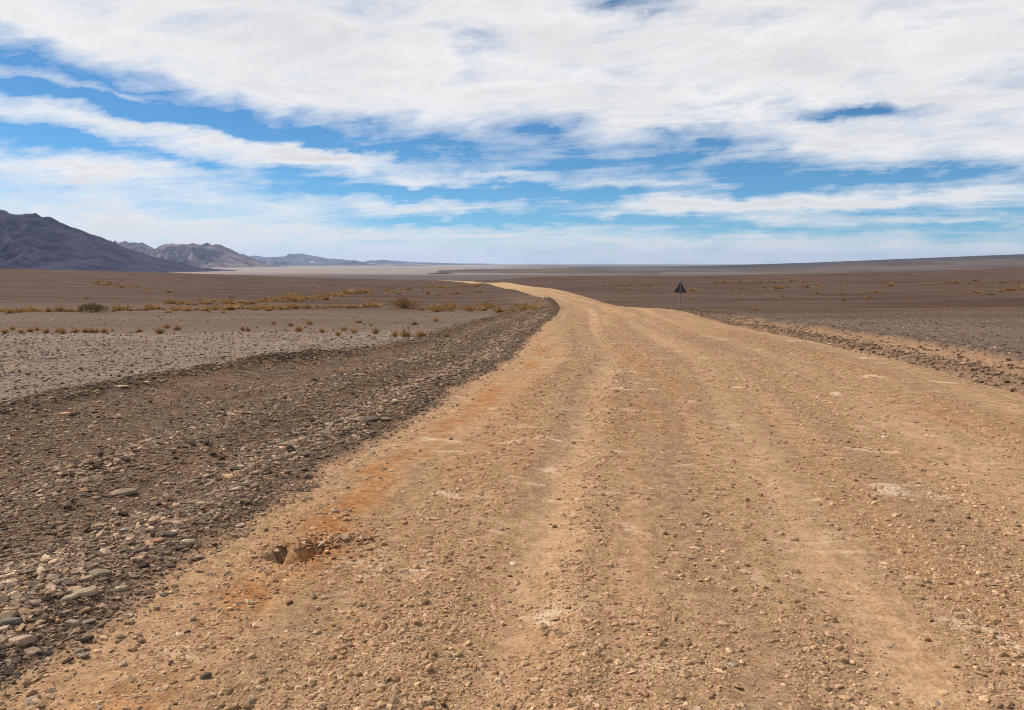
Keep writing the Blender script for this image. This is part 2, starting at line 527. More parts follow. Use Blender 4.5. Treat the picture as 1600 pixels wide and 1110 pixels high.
c = N.mix(N.m('MULTIPLY', s3[2], .8), c, N.mix(N.ramp(grit, .4, .62), (.235, .078, .020), (.41, .175, .056)))
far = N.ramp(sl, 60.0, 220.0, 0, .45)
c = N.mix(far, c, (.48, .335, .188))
bh = N.m('ADD', N.m('MULTIPLY', n_f, 0.4), n_m)
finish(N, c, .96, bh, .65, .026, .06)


def stone_mat(name, inst):
    m, N = new_mat(name)
    if inst:
        tint = N.attr('tint', 'INSTANCER')
    else:
        tint = N.n('ShaderNodeObjectInfo').outputs['Color']
    oc = N.n('ShaderNodeTexCoord').outputs['Object']
    rnd = N.n('ShaderNodeObjectInfo').outputs['Random']
    n1 = N.noise(N.vm('ADD', oc, N.xyz(rnd, rnd, rnd)), 2.2, 4, .6)
    n2 = N.noise(oc, 9.0, 3, .65)
    f = N.m('ADD', N.m('MULTIPLY', n1, .65), N.m('MULTIPLY', n2, .35))
    k = N.ramp(f, .34, .66, .62, 1.32)
    c = N.vm('SCALE', tint, s=k)
    finish(N, c, .88, n2, .3, .0012, .22)
    return m


stone_inst = stone_mat("stone_instanced", True)
stone_obj = stone_mat("stone_single", False)


def plant_mat(name, lo, hi):
    m, N = new_mat(name)
    t = N.sep(N.attr('tone'))
    rnd = N.n('ShaderNodeObjectInfo').outputs['Random']
    c = N.mix(N.m('MULTIPLY_ADD', rnd, .35, N.m('MULTIPLY', t[0], .8), clamp=True), lo, hi)
    b = N.n('ShaderNodeBsdfPrincipled')
    N.put(b.inputs['Base Color'], c)
    b.inputs['Roughness'].default_value = .8
    b.inputs['Specular IOR Level'].default_value = .15
    tr = N.n('ShaderNodeBsdfTranslucent')
    N.put(tr.inputs[0], c)
    mx = N.n('ShaderNodeMixShader')
    mx.inputs[0].default_value = .22
    N.t.links.new(b.outputs[0], mx.inputs[1]); N.t.links.new(tr.outputs[0], mx.inputs[2])
    o = N.n('ShaderNodeOutputMaterial')
    N.t.links.new(mx.outputs[0], o.inputs['Surface'])
    return m


dry_mat = plant_mat("dry_grass", (.25, .130, .048), (.50, .300, .120))
olive_mat = plant_mat("olive_shrub", (.058, .048, .020), (.165, .128, .055))
twig_mat = plant_mat("dry_shrub", (.185, .098, .040), (.400, .235, .098))


def rock_mat(name, dark, light, sand, scale, lo=.2, hi=.75, amount=1.0):
    m, N = new_mat(name)
    g = N.n('ShaderNodeNewGeometry')
    p = g.outputs['Position']
    nz = N.sep(g.outputs['Normal'])[2]
    n1 = N.noise(p, 1.0 / scale, 6, .62, .3)
    n2 = N.noise(N.mapping(p, (0, 0, 0), (0, 0, 0), (scale * .9, scale * .9, scale * .14), 'TEXTURE'), 1.0, 5, .6, .5)
    c = N.mix(N.ramp(n1, .38, .62), dark, light)
    c = N.mix(N.ramp(n2, .45, .62, 0, .5), c, N.mix(.5, dark, light))
    at = N.sep(N.attr('low'))
    c = N.mix(N.m('MULTIPLY', N.m('MULTIPLY', N.ramp(N.m('MULTIPLY_ADD', N.m('SUBTRACT', n1, .5), .9, at[0]), lo, hi), amount), N.ramp(nz, .55, .9)), c, sand)
    finish(N, c, .97, n1, .5, scale * .10, .03)
    return m


# ------------------------------------------------------------------ ground sheet
ang_f = np.linspace(-41, 41, 520)
ang_c = np.concatenate([np.arange(44, 316, 3.5)])
ang = np.radians(np.concatenate([ang_f, ang_c]))
rad = np.concatenate([[0.4, 0.9, 1.4], np.exp(np.linspace(math.log(1.8), math.log(60), 470)),
                      np.exp(np.linspace(math.log(60.6), math.log(700), 230)), np.exp(np.linspace(math.log(720), math.log(34000), 110))])
A, RR = np.meshgrid(ang, rad)
GX = RR * np.sin(A); GY = RR * np.cos(A)


def zones(x, y):
    xl, xr = edges(y)
    off = xl - x; rof = x - xr
    n = fbm(x / 1.6, y / 2.5, 3, 81); n2 = fbm(x / 9., y / 9., 3, 82)
    wl = 4.75 - 1.7 * sstep(y, 11, 22)
    r = np.sqrt(x * x + y * y)
    verge = sstep(off, -.05, .12) * (1 - sstep(off + .5 * n, wl - .05, wl + .55)) * (1 - sstep(y, 70, 130))
    verge = np.maximum(verge, sstep(rof, .08, .28) * (1 - sstep(rof + .2 * n, .5, .75)) * (1 - sstep(y, 48, 60)) * .6)
    verge = np.maximum(verge, .55 * sstep(rof + .4 * n, 2.2, 2.6) * (1 - sstep(rof + .6 * n, 3.3, 4.2)) * (1 - sstep(y, 48, 60)))
    sand = sstep(rof, .55, .85) * (1 - sstep(rof + .5 * n, 2.0, 2.9)) * (1 - sstep(y, 34, 46)) * (.75 + .25 * n)
    sand = np.maximum(sand, .35 * sstep(rof, -.1, .1) * (1 - sstep(rof, .8, 1.2)) * (1 - sstep(y, 40, 52)))
    sand = np.maximum(sand, (1 - sstep(rof + .08 * n, 0, .16)) * sstep(rof, -.3, 0))
    nf = fbm(x / .22, y / .35, 3, 83)
    sand = np.maximum(sand, .85 * sstep(off, -.2, -.02) * (1 - sstep(off + .10 * nf, .0, .20)) * (1 - sstep(y, 25, 45)))
    yl = y + 2.5 * n2
    brownL = .55 * sstep(yl, 27.2, 28.6) + .45 * sstep(yl, 48, 78)
    brownR = .55 + .45 * sstep(y + 5 * n2, 30, 50)
    brown = np.where(x < xl, brownL, brownR)
    brown = np.where(y < 0, .3, brown)
    rust = np.exp(-(((x - PIT[0] - .1) / .35) ** 2 + ((y - PIT[1]) / .4) ** 2))
    dust = sstep(yl + .06 * x * 0, 900, 1700)
    z = np.zeros_like(x)
    return (np.stack([verge, 1 - verge, np.clip(sand, 0, 1)], -1), np.stack([brown, dust, rust], -1))


GZ = land(GX, GY)
xl, xr = edges(GY)
under = sstep(GX - xl, .04, .16) * sstep(xr - GX, .04, .16) * (1 - sstep(GY, 690, 695)) * sstep(GY, -30, -29)
GZ = GZ - under * np.clip(.05 + GY * .0015, .05, .8)
V = np.stack([GX, GY, GZ], -1).reshape(-1, 3)
nr, nc = GX.shape
Fg = grid_faces(nr, nc)
ring = np.arange(nr - 1) * nc
wrap = np.stack([ring + nc - 1, ring, ring + nc, ring + 2 * nc - 1], 1)
Fg = np.concatenate([Fg, wrap])
V = np.concatenate([V, [[0, 0, land(0., 0.) - .05]]])
me = mesh_from("ground", V, Fg[:, ::-1], True, gm)
z1, z2 = zones(V[:, 0], V[:, 1])
add_attr(me, 'zone', z1); add_attr(me, 'zone_far', z2)
ground = link("ground", me, kind="structure")

# ------------------------------------------------------------------ road
ys = np.concatenate([np.linspace(-29, 1.4, 60), np.exp(np.linspace(math.log(1.5), math.log(12), 480)), np.exp(np.linspace(math.log(12.1), math.log(692), 420))])
tt = np.linspace(0, 1, 230)
T, YS = np.meshgrid(tt, ys)
xl, xr = edges(YS)
RX = xl + (xr - xl) * T
RZ = land(RX, YS) + .012 + .00012 * np.clip(YS, 0, 700)
edge_d = np.minimum(RX - xl, xr - RX)
RZ -= .02 * (1 - sstep(edge_d, 0, .05))
V = np.stack([RX, YS, RZ], -1).reshape(-1, 3)
me = mesh_from("road", V, grid_faces(*RX.shape), True, rm)
tlat = (RX - xl)
rust = np.exp(-((tlat - .48 - .1 * fbm(YS / .9, YS * 0, 2, 91)) / .20) ** 2) * sstep(fbm(RX / .5, YS / 1.3, 3, 92), -.45, .35) * .85 * (1 - sstep(YS, 16, 26))
rust += .30 * sstep(fbm(RX / .6 + 9, YS / 4.5, 4, 93), .05, .5) * sstep(tlat, .6, 1.0)
rust += .45 * np.exp(-(((RX - PIT[0] - .12) / .28) ** 2 + ((YS - PIT[1] + .12) / .45) ** 2))
rust += .7 * np.exp(-(((RX + 1.33) / .14) ** 2 + ((YS - 3.95) / .25) ** 2))
add_attr(me, 'road_st', np.stack([tlat / 10, YS / 1000, np.clip(rust, 0, .9)], -1).reshape(-1, 3))
road = link("road", me, kind="structure")


# ------------------------------------------------------------------ mountains and far ground
def mountain(name, D, prof, front, back, x0, x1, nx, ny, mat, rough_amp, rscale, seed, base=-31.0, fanpow=1.6, lift=0.0):
    """prof: (u, v) skyline pixels turned into true heights at distance D"""
    pu = np.array([(u - 800) / F * D for u, v in prof]); ph = np.array([EYE + (HOR - v + lift) / F * D for u, v in prof])
    hf = pchip(pu, ph)
    xs = np.linspace(x0, x1, nx); yv = np.concatenate([np.linspace(D - front, D, int(ny * .75)), np.linspace(D, D + back, int(ny * .25) + 1)[1:]])
    X, Y = np.meshgrid(xs, yv)
    # skyline heights belong to sight lines; turn the row into the equivalent column on the crest
    H = np.interp(X, xs, np.clip(hf(np.clip(xs, pu[0], pu[-1])), base, None)) - base
    d = np.where(Y < D, (D - Y) / front, (Y - D) / back)
    wob = fbm(X / rscale / 2, Y / rscale / 2, 3, seed + 3) * .10
    s = np.clip(1 - d + wob * d * (1 - d) * 4, 0, 1)
    body = s ** fanpow
    rg = ridged(X / rscale + fbm(X / rscale, Y / rscale, 2, seed + 9) * .4, Y / rscale * .55, 6, seed, .52)
    mod = (rg - .55) * rough_amp * H * np.clip(s * (1 - s) * 4, 0, 1) * sstep(s, .08, .35)
    mod = mod * (1 - .85 * sstep(s, .68, .95))
    rg2 = ridged(X / rscale * 3.1 + 5, Y / rscale * 1.9, 4, seed + 40, .55)
    mod = mod + (rg2 - .55) * rough_amp * .42 * H * sstep(s, .1, .4) * (1 - .92 * sstep(s, .75, .98))
    crest = np.clip(ridged(X / rscale * 1.8, Y * 0 + seed, 5, seed + 5, .6) - .6, -.35, .12) * min(rough_amp, .8) * .40 * H * sstep(s, .8, 1)
    mod = np.where(Y > D, np.minimum(mod, 0), mod)
    Z = base - 3 + H * body + mod + crest
    V = np.stack([X, Y, Z], -1).reshape(-1, 3)
    me = mesh_from(name, V, grid_faces(*X.shape), True, mat)
    low = 1 - sstep(s, .12, .55)
    add_attr(me, 'low', np.stack([low, low, low], -1).reshape(-1, 3))
    return link(name, me, kind="structure")


m1 = rock_mat("near_mountain_rock", (.015, .013, .034), (.056, .046, .084), (.048, .040, .064), 120, .6, 1.3)
mountain("mountain", 3300, [(-420, 300), (-200, 318), (-60, 322), (0, 324), (38, 327), (60, 334), (84, 338), (104, 347), (125, 358), (150, 371), (170, 381),
                            (200, 393), (230, 404), (262, 416), (300, 423), (340, 427), (380, 429)], 1200, 900, -4200, -1050, 420, 220, m1, .80, 300, 101, fanpow=1.25, lift=4.0)
m2 = rock_mat("mid_mountain_rock", (.034, .029, .050), (.22, .170, .165), (.40, .315, .285), 240, .15, .6)
mountain("mountain", 7600, [(60, 400), (110, 385), (160, 377), (182, 375), (205, 375), (222, 378), (236, 384), (246, 389), (258, 384), (272, 383), (292, 384), (304, 381),
                            (322, 381), (343, 378.5), (352, 383), (364, 390), (380, 400), (392, 407), (408, 414), (430, 418), (470, 422)], 2300, 1500, -5200, -1700, 460, 240, m2, 1.5, 480, 131, fanpow=1.75, lift=2.0)
m3 = rock_mat("far_mountain_rock", (.050, .048, .062), (.105, .095, .105), (.38, .31, .29), 700, .3, .8)
mountain("mountain", 17000, [(300, 416), (340, 408), (385, 404), (402, 402), (420, 403), (440, 402), (455, 400), (463, 397.5), (473, 396.5), (482, 399), (492, 401.5), (512, 405),
                             (532, 406.5), (548, 409.5), (566, 411), (584, 409), (606, 408.5), (622, 411), (646, 413), (680, 413), (720, 414.5), (770, 416)], 3000, 2600, -7600, -500, 420, 120, m3, 1.5, 600, 151, fanpow=1.4, lift=2.5)
mountain("foothill", 12500, [(385, 419), (405, 412), (420, 409.5), (440, 405.5), (455, 407), (472, 410), (490, 412), (520, 411), (548, 408), (556, 407.5), (568, 411), (584, 414), (600, 416), (640, 414.5), (690, 417)],
         1700, 1600, -4600, -900, 300, 80, m3, 1.4, 450, 171, fanpow=1.5, lift=1.5)
mountain("foothill", 24000, [(560, 414), (620, 409.5), (640, 411), (690, 413), (715, 414), (760, 414.5), (800, 416), (840, 417), (900, 418)], 3000, 2600, -5200, 2000, 240, 60, m3, .8, 700, 181, fanpow=1.4, lift=2.5)
# low pale rise and dark slope closing the plain on the right
h1 = rock_mat("pale_slope_soil", (.070, .050, .039), (.130, .095, .075), (.16, .120, .096), 420, .2, .9)
mountain("slope", 3700, [(640, 423), (760, 420.5), (850, 420), (875, 418), (930, 419), (1000, 421.5), (1100, 421), (1200, 418.5), (1300, 414), (1420, 409), (1600, 403), (2000, 392), (2400, 384)],
         2000, 1800, -570, 4700, 420, 130, h1, .10, 620, 191, fanpow=1.15)
h2 = rock_mat("dark_slope_rock", (.044, .030, .024), (.066, .046, .038), (.072, .051, .043), 900, .5, 1.2)
mountain("slope", 5900, [(860, 420), (900, 418), (950, 417.5), (1000, 418), (1060, 417), (1150, 413.5), (1250, 410.5), (1400, 404.5), (1600, 396.5), (2000, 383), (2400, 372)],
         900, 2000, 200, 7400, 300, 60, h2, .06, 600, 211, fanpow=.8)
mountain("hillock", 2600, [(640, 428), (660, 427.4), (675, 425.5), (688, 424.2), (700, 424.8), (716, 427), (760, 428)], 420, 400, -420, -20, 90, 40, h2, .3, 70, 231, base=-31, fanpow=.9)

# ------------------------------------------------------------------ road sign, seen from behind
def metal(name, base, rough, met):
    m, N = new_mat(name)
    oc = N.n('ShaderNodeTexCoord').outputs['Object']
    n1 = N.noise(oc, 9.0, 4, .6)
    c = N.vm('SCALE', N.xyz(*base), s=N.ramp(n1, .3, .7, .75, 1.25))
    b = N.n('ShaderNodeBsdfPrincipled')
    N.put(b.inputs['Base Color'], c)
    b.inputs['Roughness'].default_value = rough
    b.inputs['Metallic'].default_value = met
    o = N.n('ShaderNodeOutputMaterial')
    N.t.links.new(b.outputs[0], o.inputs['Surface'])
    return m


plate_m = metal("sign_back", (.030, .034, .045), .55, .0)
post_m = metal("sign_post", (.17, .165, .16), .55, .3)
import bmesh
sx, sy, sz = [float(v[0]) for v in hit([1062], [487.0])]
sign = bpy.data.objects.new("road_sign", None)
sign.location = (sx, sy, sz); sign.rotation_euler = (0, R(1.8), R(4))
col.objects.link(sign)
sign["label"] = "dark triangular road sign seen from behind on a thin post beside the road"
sign["category"] = "road sign"
pm = sy / F                      # metres per photograph pixel at the sign
bm = bmesh.new()
W2, ztop, zbot = 10.4 * pm, 47.0 * pm, 29.6 * pm
rc = .035
ring = []
for (cx, cz, a0) in ((0, ztop - 2 * rc, 30), (-W2 + 1.7 * rc, zbot + rc, 150), (W2 - 1.7 * rc, zbot + rc, 270)):
    for k in range(6):
        a = R(a0 + 120 * k / 5)
        ring.append((cx + rc * math.cos(a), cz + rc * math.sin(a)))
vs = [bm.verts.new((x, .03, z)) for x, z in ring]
f = bm.faces.new(vs)
ex = bmesh.ops.extrude_face_region(bm, geom=[f])
for v in ex['geom']:
    if isinstance(v, bmesh.types.BMVert):
        v.co.y += .004
bmesh.ops.recalc_face_normals(bm, faces=bm.faces)
me = bpy.data.meshes.new("sign_plate"); bm.to_mesh(me); bm.free(); me.materials.append(plate_m)
plate = link("sign_plate", me, sign)
# folded stiffening rim round the back of the plate
V, Fq = [], []
n = len(ring)
cxr = sum(p[0] for p in ring) / n; czr = sum(p[1] for p in ring) / n
for k, (x, z) in enumerate(ring):
    for s_, yy in ((1.0, .0302), (1.0, .008), (.955, .008), (.955, .0302)):
        V.append((cxr + (x - cxr) * s_, yy, czr + (z - czr) * s_))
for k in range(n):
    for j in range(3):
        a = k * 4 + j; b = ((k + 1) % n) * 4 + j
        Fq.append((a, a + 1, b + 1, b))
link("rim", mesh_from("rim", V, Fq, False, plate_m), plate)


def tube(p0, p1, r, k=10):
    V, Fq = [], []
    p0 = Vector(p0); p1 = Vector(p1)
    d = (p1 - p0).normalized(); a = d.orthogonal().normalized(); b = d.cross(a)
    for p in (p0, p1):
        for i in range(k):
            t = 2 * math.pi * i / k
            V.append(p + a * math.cos(t) * r + b * math.sin(t) * r)
    for i in range(k):
        j = (i + 1) % k
        Fq.append((i, j, k + j, k + i))
    return [tuple(v) for v in V], Fq


V, Fq = tube((0, 0, -.3), (0, 0, ztop - 3.0 * pm), .030)
link("post", mesh_from("post", V, Fq, True, post_m), sign)
for zz in (zbot + 3 * pm, zbot + 9 * pm):
    w = .10
    V = [(sx_ * w, yy, zz + dz_) for dz_ in (-.02, .02) for yy in (-.036, .031) for sx_ in (-1, 1)]
    Fq = [(0, 1, 3, 2), (4, 6, 7, 5), (0, 4, 5, 1), (2, 3, 7, 6), (0, 2, 6, 4), (1, 5, 7, 3)]
    link("bracket", mesh_from("bracket", V, Fq, False, post_m), sign)

# ------------------------------------------------------------------ stones
rng = np.random.default_rng(7)
random.seed(7)


def flake(seed, thick):
    """slaty flake: uneven many-sided slab, chipped rims, unit length"""
    r = np.random.default_rng(seed)
    k = int(r.integers(5, 9))
    a = np.sort((np.arange(k) + r.uniform(-.36, .36, k)) / k * 2 * np.pi)
    rad_ = r.uniform(.72, 1.12, k)
    asp = r.uniform(.45, .85)
    x = np.cos(a) * rad_ * .5; y = np.sin(a) * rad_ * .5 * asp
    tilt = r.uniform(-.25, .25, 2)
    V, Fq = [], []
    lv = [(1.0, -.5), (1.06, -.05), (.90, .42)]
    for s_, h in lv:
        js = 1 + r.uniform(-.10, .10, k)
        for i in range(k):
            V.append((x[i] * s_ * js[i], y[i] * s_ * js[i], (h + tilt[0] * x[i] + tilt[1] * y[i] + r.uniform(-.10, .10)) * thick))
    V.append((r.uniform(-.1, .1), r.uniform(-.06, .06), thick * r.uniform(.42, .62)))
    V.append((0, 0, -.5 * thick))
    for l in range(2):
        for i in range(k):
            j = (i + 1) % k
            Fq.append((l * k + i, l * k + j, (l + 1) * k + j)); Fq.append((l * k + i, (l + 1) * k + j, (l + 1) * k + i))
    for i in range(k):
        j = (i + 1) % k
        Fq.append((2 * k + i, 2 * k + j, 3 * k)); Fq.append((j, i, 3 * k + 1))
    return np.array(V), Fq


def lump(seed):
    r = np.random.default_rng(seed)
    bm = bmesh.new()
    bmesh.ops.create_icosphere(bm, subdivisions=1, radius=.5)
    sc_ = (1.0, r.uniform(.65, .95), r.uniform(.42, .7))
    pl = [(Vector(r.normal(size=3)).normalized(), r.uniform(.30, .42)) for _ in range(5)]
    for v in bm.verts:
        for nn, d in pl:
            e = v.co.dot(nn) - d
            if e > 0:
                v.co -= nn * e
        v.co *= 1 + float(r.uniform(-.09, .09))
        v.co = Vector((v.co.x * sc_[0], v.co.y * sc_[1], v.co.z * sc_[2]))
    bm.verts.ensure_lookup_table()
    V = np.array([v.co[:] for v in bm.verts]); Fq = [[v.index for v in f.verts] for f in bm.faces]
    bm.free()
    return V, Fq


NF, NL = 14, 10
shapes = [flake(300 + i, .07 + .012 * i) for i in range(NF)] + [lump(500 + i) for i in range(NL)]
src = bpy.data.collections.new("stone_shapes")        # holds the shapes only; not in the scene
single_mesh = []
for i, (V, Fq) in enumerate(shapes):
    me = mesh_from("stone_shape", V, Fq, False, stone_inst)
    o = bpy.data.objects.new("stone_shape_%02d" % i, me)
    src.objects.link(o)
    me2 = mesh_from("stone", V, Fq, False, stone_obj)
    single_mesh.append(me2)
zmin = np.array([V[:, 2].min() for V, _ in shapes]); zmax = np.array([V[:, 2].max() for V, _ in shapes])


def scatter_tree(name, collection):
    t = bpy.data.node_groups.new(name, 'GeometryNodeTree')
    t.interface.new_socket("Geometry", in_out='INPUT', socket_type='NodeSocketGeometry')
    t.interface.new_socket("Geometry", in_out='OUTPUT', socket_type='NodeSocketGeometry')
    gi = t.nodes.new('NodeGroupInput'); go = t.nodes.new('NodeGroupOutput')
    ci = t.nodes.new('GeometryNodeCollectionInfo')
    ci.inputs['Collection'].default_value = collection
    ci.inputs['Separate Children'].default_value = True
    ci.inputs['Reset Children'].default_value = True
    ip = t.nodes.new('GeometryNodeInstanceOnPoints')
    ip.inputs['Pick Instance'].default_value = True

    def na(nm, ty):
        nd = t.nodes.new('GeometryNodeInputNamedAttribute')
        nd.data_type = ty
        nd.inputs['Name'].default_value = nm
        return nd.outputs['Attribute']
    t.links.new(gi.outputs[0], ip.inputs['Points'])
    t.links.new(ci.outputs[0], ip.inputs['Instance'])
    t.links.new(na('shape', 'INT'), ip.inputs['Instance Index'])
    e2r = t.nodes.new('FunctionNodeEulerToRotation')
    t.links.new(na('turn', 'FLOAT_VECTOR'), e2r.inputs[0])
    t.links.new(e2r.outputs[0], ip.inputs['Rotation'])
    t.links.new(na('size', 'FLOAT_VECTOR'), ip.inputs['Scale'])
    t.links.new(ip.outputs[0], go.inputs[0])
    return t


stone_tree = scatter_tree("scatter_stones", src)


def scatter_object(name, tree, P, turn, size, shape, tint, parent=None, **props):
    me = bpy.data.meshes.new(name)
    me.vertices.add(len(P)); me.vertices.foreach_set('co', P.astype(np.float32).ravel())
    for nm, arr in (('turn', turn), ('size', size), ('tint', tint)):
        a = me.attributes.new(nm, 'FLOAT_VECTOR', 'POINT')
        a.data.foreach_set('vector', arr.astype(np.float32).ravel())
    a = me.attributes.new('shape', 'INT', 'POINT')
    a.data.foreach_set('value', shape.astype(np.int32))
    me.update()
    o = link(name, me, parent, **props)
    md = o.modifiers.new("scatter", 'NODES')
    md.node_group = tree
    return o


def sample(n, y0, y1, umin=-260, umax=1860):
    """candidate spots: evenly many per unit of solid angle, so that detail thins out with distance"""
    iv = rng.uniform(1 / y1, 1 / y0, n)
    y = 1 / iv
    u = rng.uniform(umin, umax, n)
    return (u - 800) / F * y, y


def sizes(y, k, smax, px=1.25, ex=2.1, smin=.009):
    s0 = np.maximum(smin, px * y / 796.0) * k
    return np.minimum(s0 * rng.uniform(.0005, 1, len(y)) ** (-1 / ex), smax)


def pick_tint(n, palette, var=.18):
    pal = np.array([p[:3] for p in palette]) * np.array([1.0, .985, 1.04]); w = np.array([p[3] for p in palette]); w = w / w.sum()
    t = pal[rng.choice(len(pal), n, p=w)]
    return t * (1 + rng.normal(0, var, (n, 1))).clip(.5, 1.7) * (1 + rng.normal(0, .012, (n, 3)))


SLATE = [(.230, .166, .110, 4), (.31, .228, .152, 3.5), (.40, .300, .202, 2.0), (.140, .102, .071, 4), (.30, .195, .108, 1.2), (.080, .060, .046, 2.0), (.40, .26, .15, .25)]
TAN = [(.40, .253, .132, 4), (.47, .308, .165, 3.5), (.31, .193, .100, 2.5), (.52, .36, .21, .7), (.38, .213, .098, .8)]
PALE = [(.29, .225, .172, 4), (.38, .30, .232, 4), (.20, .152, .116, 3.5), (.11, .085, .068, 3), (.34, .245, .165, 1)]
BROWN = [(.21, .135, .076, 4), (.30, .200, .116, 3), (.12, .078, .048, 2.5), (.42, .30, .185, 1)]
GREY = [(.205, .156, .118, 4), (.27, .212, .162, 2), (.13, .099, .077, 3), (.37, .295, .22, .5)]
ORANGE = [(.38, .205, .092, 3), (.46, .295, .16, 3), (.27, .135, .06, 2), (.50, .36, .22, 1)]


def batch(x, y, s, palette, flat, sink=.25, tiltmax=.35):
    """turn spots into placed stones"""
    n = len(x)
    z = land(x, y)
    xl_, xr_ = edges(y)
    on = (x > xl_) & (x < xr_)
    z = z + np.where(on, .012, 0)
    shp = np.where(rng.uniform(size=n) < flat, rng.integers(0, NF, n), NF + rng.integers(0, NL, n))
    sc_ = np.stack([s * rng.uniform(.8, 1.25, n), s * rng.uniform(.75, 1.2, n), s * rng.uniform(.75, 1.35, n)], 1)
    tilt = rng.normal(0, tiltmax, (n, 2)).clip(-1.1, 1.1)
    turn = np.stack([tilt[:, 0], tilt[:, 1], rng.uniform(0, 6.283, n)], 1)
    hgt = (zmax - zmin)[shp] * sc_[:, 2]
    z = z - zmin[shp] * sc_[:, 2] - sink * hgt
    return dict(P=np.stack([x, y, z], 1), turn=turn, size=sc_, shape=shp, tint=pick_tint(n, palette), s=s)


def cat(bs):
    return {k: np.concatenate([b[k] for b in bs]) for k in bs[0]}


def sel(b, m):
    return {k: v[m] for k, v in b.items()}


def sample_off(n, y0, y1, o0, o1):
    """spots by distance along the road and offset from its left edge"""
    y = 1 / rng.uniform(1 / y1, 1 / y0, n)
    off = rng.uniform(o0, o1, n)
    x = edges(y)[0] - off
    u = 800 + x / y * F
    k = (u > -330) & (u < 1930)
    return x[k], y[k], off[k]


# left verge: slate flakes
x, y, off = sample_off(640000, 2.4, 70, -.12, 6.0)
wl = 4.75 - 1.7 * sstep(y, 11, 22)
nz = fbm(x / .9, y / 1.4, 3, 301)
crests = np.exp(-((off - .42) / .4) ** 2) + np.exp(-((off - 1.75) / .6) ** 2) + np.exp(-((off - wl) / .45) ** 2)
p = sstep(off + .12 * nz, -.08, .14) * (1 - sstep(off + .45 * nz, wl + .1, wl + 1.1)) * (.72 + .5 * crests + .6 * nz)
k = rng.uniform(size=len(x)) < p
x, y = x[k], y[k]
off = off[k]; wl = wl[k]; nz = nz[k]
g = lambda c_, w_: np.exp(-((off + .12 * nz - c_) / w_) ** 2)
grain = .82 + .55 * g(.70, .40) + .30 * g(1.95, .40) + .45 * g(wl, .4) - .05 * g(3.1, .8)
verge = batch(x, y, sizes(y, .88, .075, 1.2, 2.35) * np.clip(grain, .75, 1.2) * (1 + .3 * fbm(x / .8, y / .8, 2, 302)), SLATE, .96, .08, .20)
shade = .98 - .30 * g(.08, .14) - .20 * g(1.35, .25) - .34 * g(wl + .05, .35) + .08 * g(.8, .3) - .12 * g(2.6, .3)  # groove and ridge shading painted into the flake tints, band by band
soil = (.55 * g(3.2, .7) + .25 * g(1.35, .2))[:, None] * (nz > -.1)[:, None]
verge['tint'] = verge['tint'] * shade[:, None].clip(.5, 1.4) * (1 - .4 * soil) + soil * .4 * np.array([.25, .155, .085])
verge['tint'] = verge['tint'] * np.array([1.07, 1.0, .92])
# a few flakes strayed onto the edge of the carriageway
x, y, off = sample_off(14000, 2.4, 34, -.7, 0)
k = rng.uniform(size=len(x)) < .8 * np.exp(off / .10) + .05
stray = batch(x[k], y[k], sizes(y[k], 1.0, .05), SLATE[:4] + TAN[:3], .8, .25, .2)
# left plain: fine pale gravel
x, y = sample(360000, 4, 46); xl, xr = edges(y); off = xl - x
wl = 4.75 - 1.7 * sstep(y, 11, 22)
k = rng.uniform(size=len(x)) < sstep(off, wl - .2, wl + .6) * (.7 + .6 * fbm(x / 1.5, y / 1.5, 3, 303)) * (1 - .75 * sstep(y, 27, 31))
plainL = batch(x[k], y[k], sizes(y[k], 1.0, .09, 1.25, 2.6), PALE, .75, .15, .25)
# carriageway: pebbles in bands drawn out along the road
x, y, off = sample_off(700000, 2.4, 52, -9.5, 0); xl, xr = edges(y); t = x - xl
g = lambda c_, w_: np.exp(-((t - c_) / w_) ** 2)
band = .34 + .8 * g(1.28, .30) + .8 * g(2.12, .15) - .25 * g(1.75, .2) - .2 * g(.5, .3) + .35 * g(3.0, .35) - .2 * g(3.6, .3) + .6 * g(4.5, .6) - .15 * g(5.3, .3) + .5 * g(6.0, .4) - .4 * g(7.3, .7)
nz = fbm(t / .5, y / 3.0, 4, 304); nb = fbm(x / .35, y / .35, 3, 305)
p = (band + .6 * nz + .5 * nb) * sstep(t, .02, .3) * sstep(xr - x, 0, .25) * (1 - .45 * sstep(y, 16, 40))
k = rng.uniform(size=len(x)) < p * .8
roadB = batch(x[k], y[k], sizes(y[k], .80, .05, 1.2, 2.7, .010), TAN, .55, .38, .25)
x, y = sample(6000, 2.4, 14); xl, xr = edges(y); t = x - xl
k = (rng.uniform(size=len(x)) < .55 * (np.exp(-((t - 1.3) / .35) ** 2) + .22)) & (t > .1) & (x < xr - .1)
roadC = batch(x[k], y[k], sizes(y[k], 1.6, .05, 1.2, 2.8), [(.40, .285, .175, 3), (.50, .37, .24, 1.4), (.30, .21, .13, 2), (.36, .285, .20, 1)], .7, .35, .2)
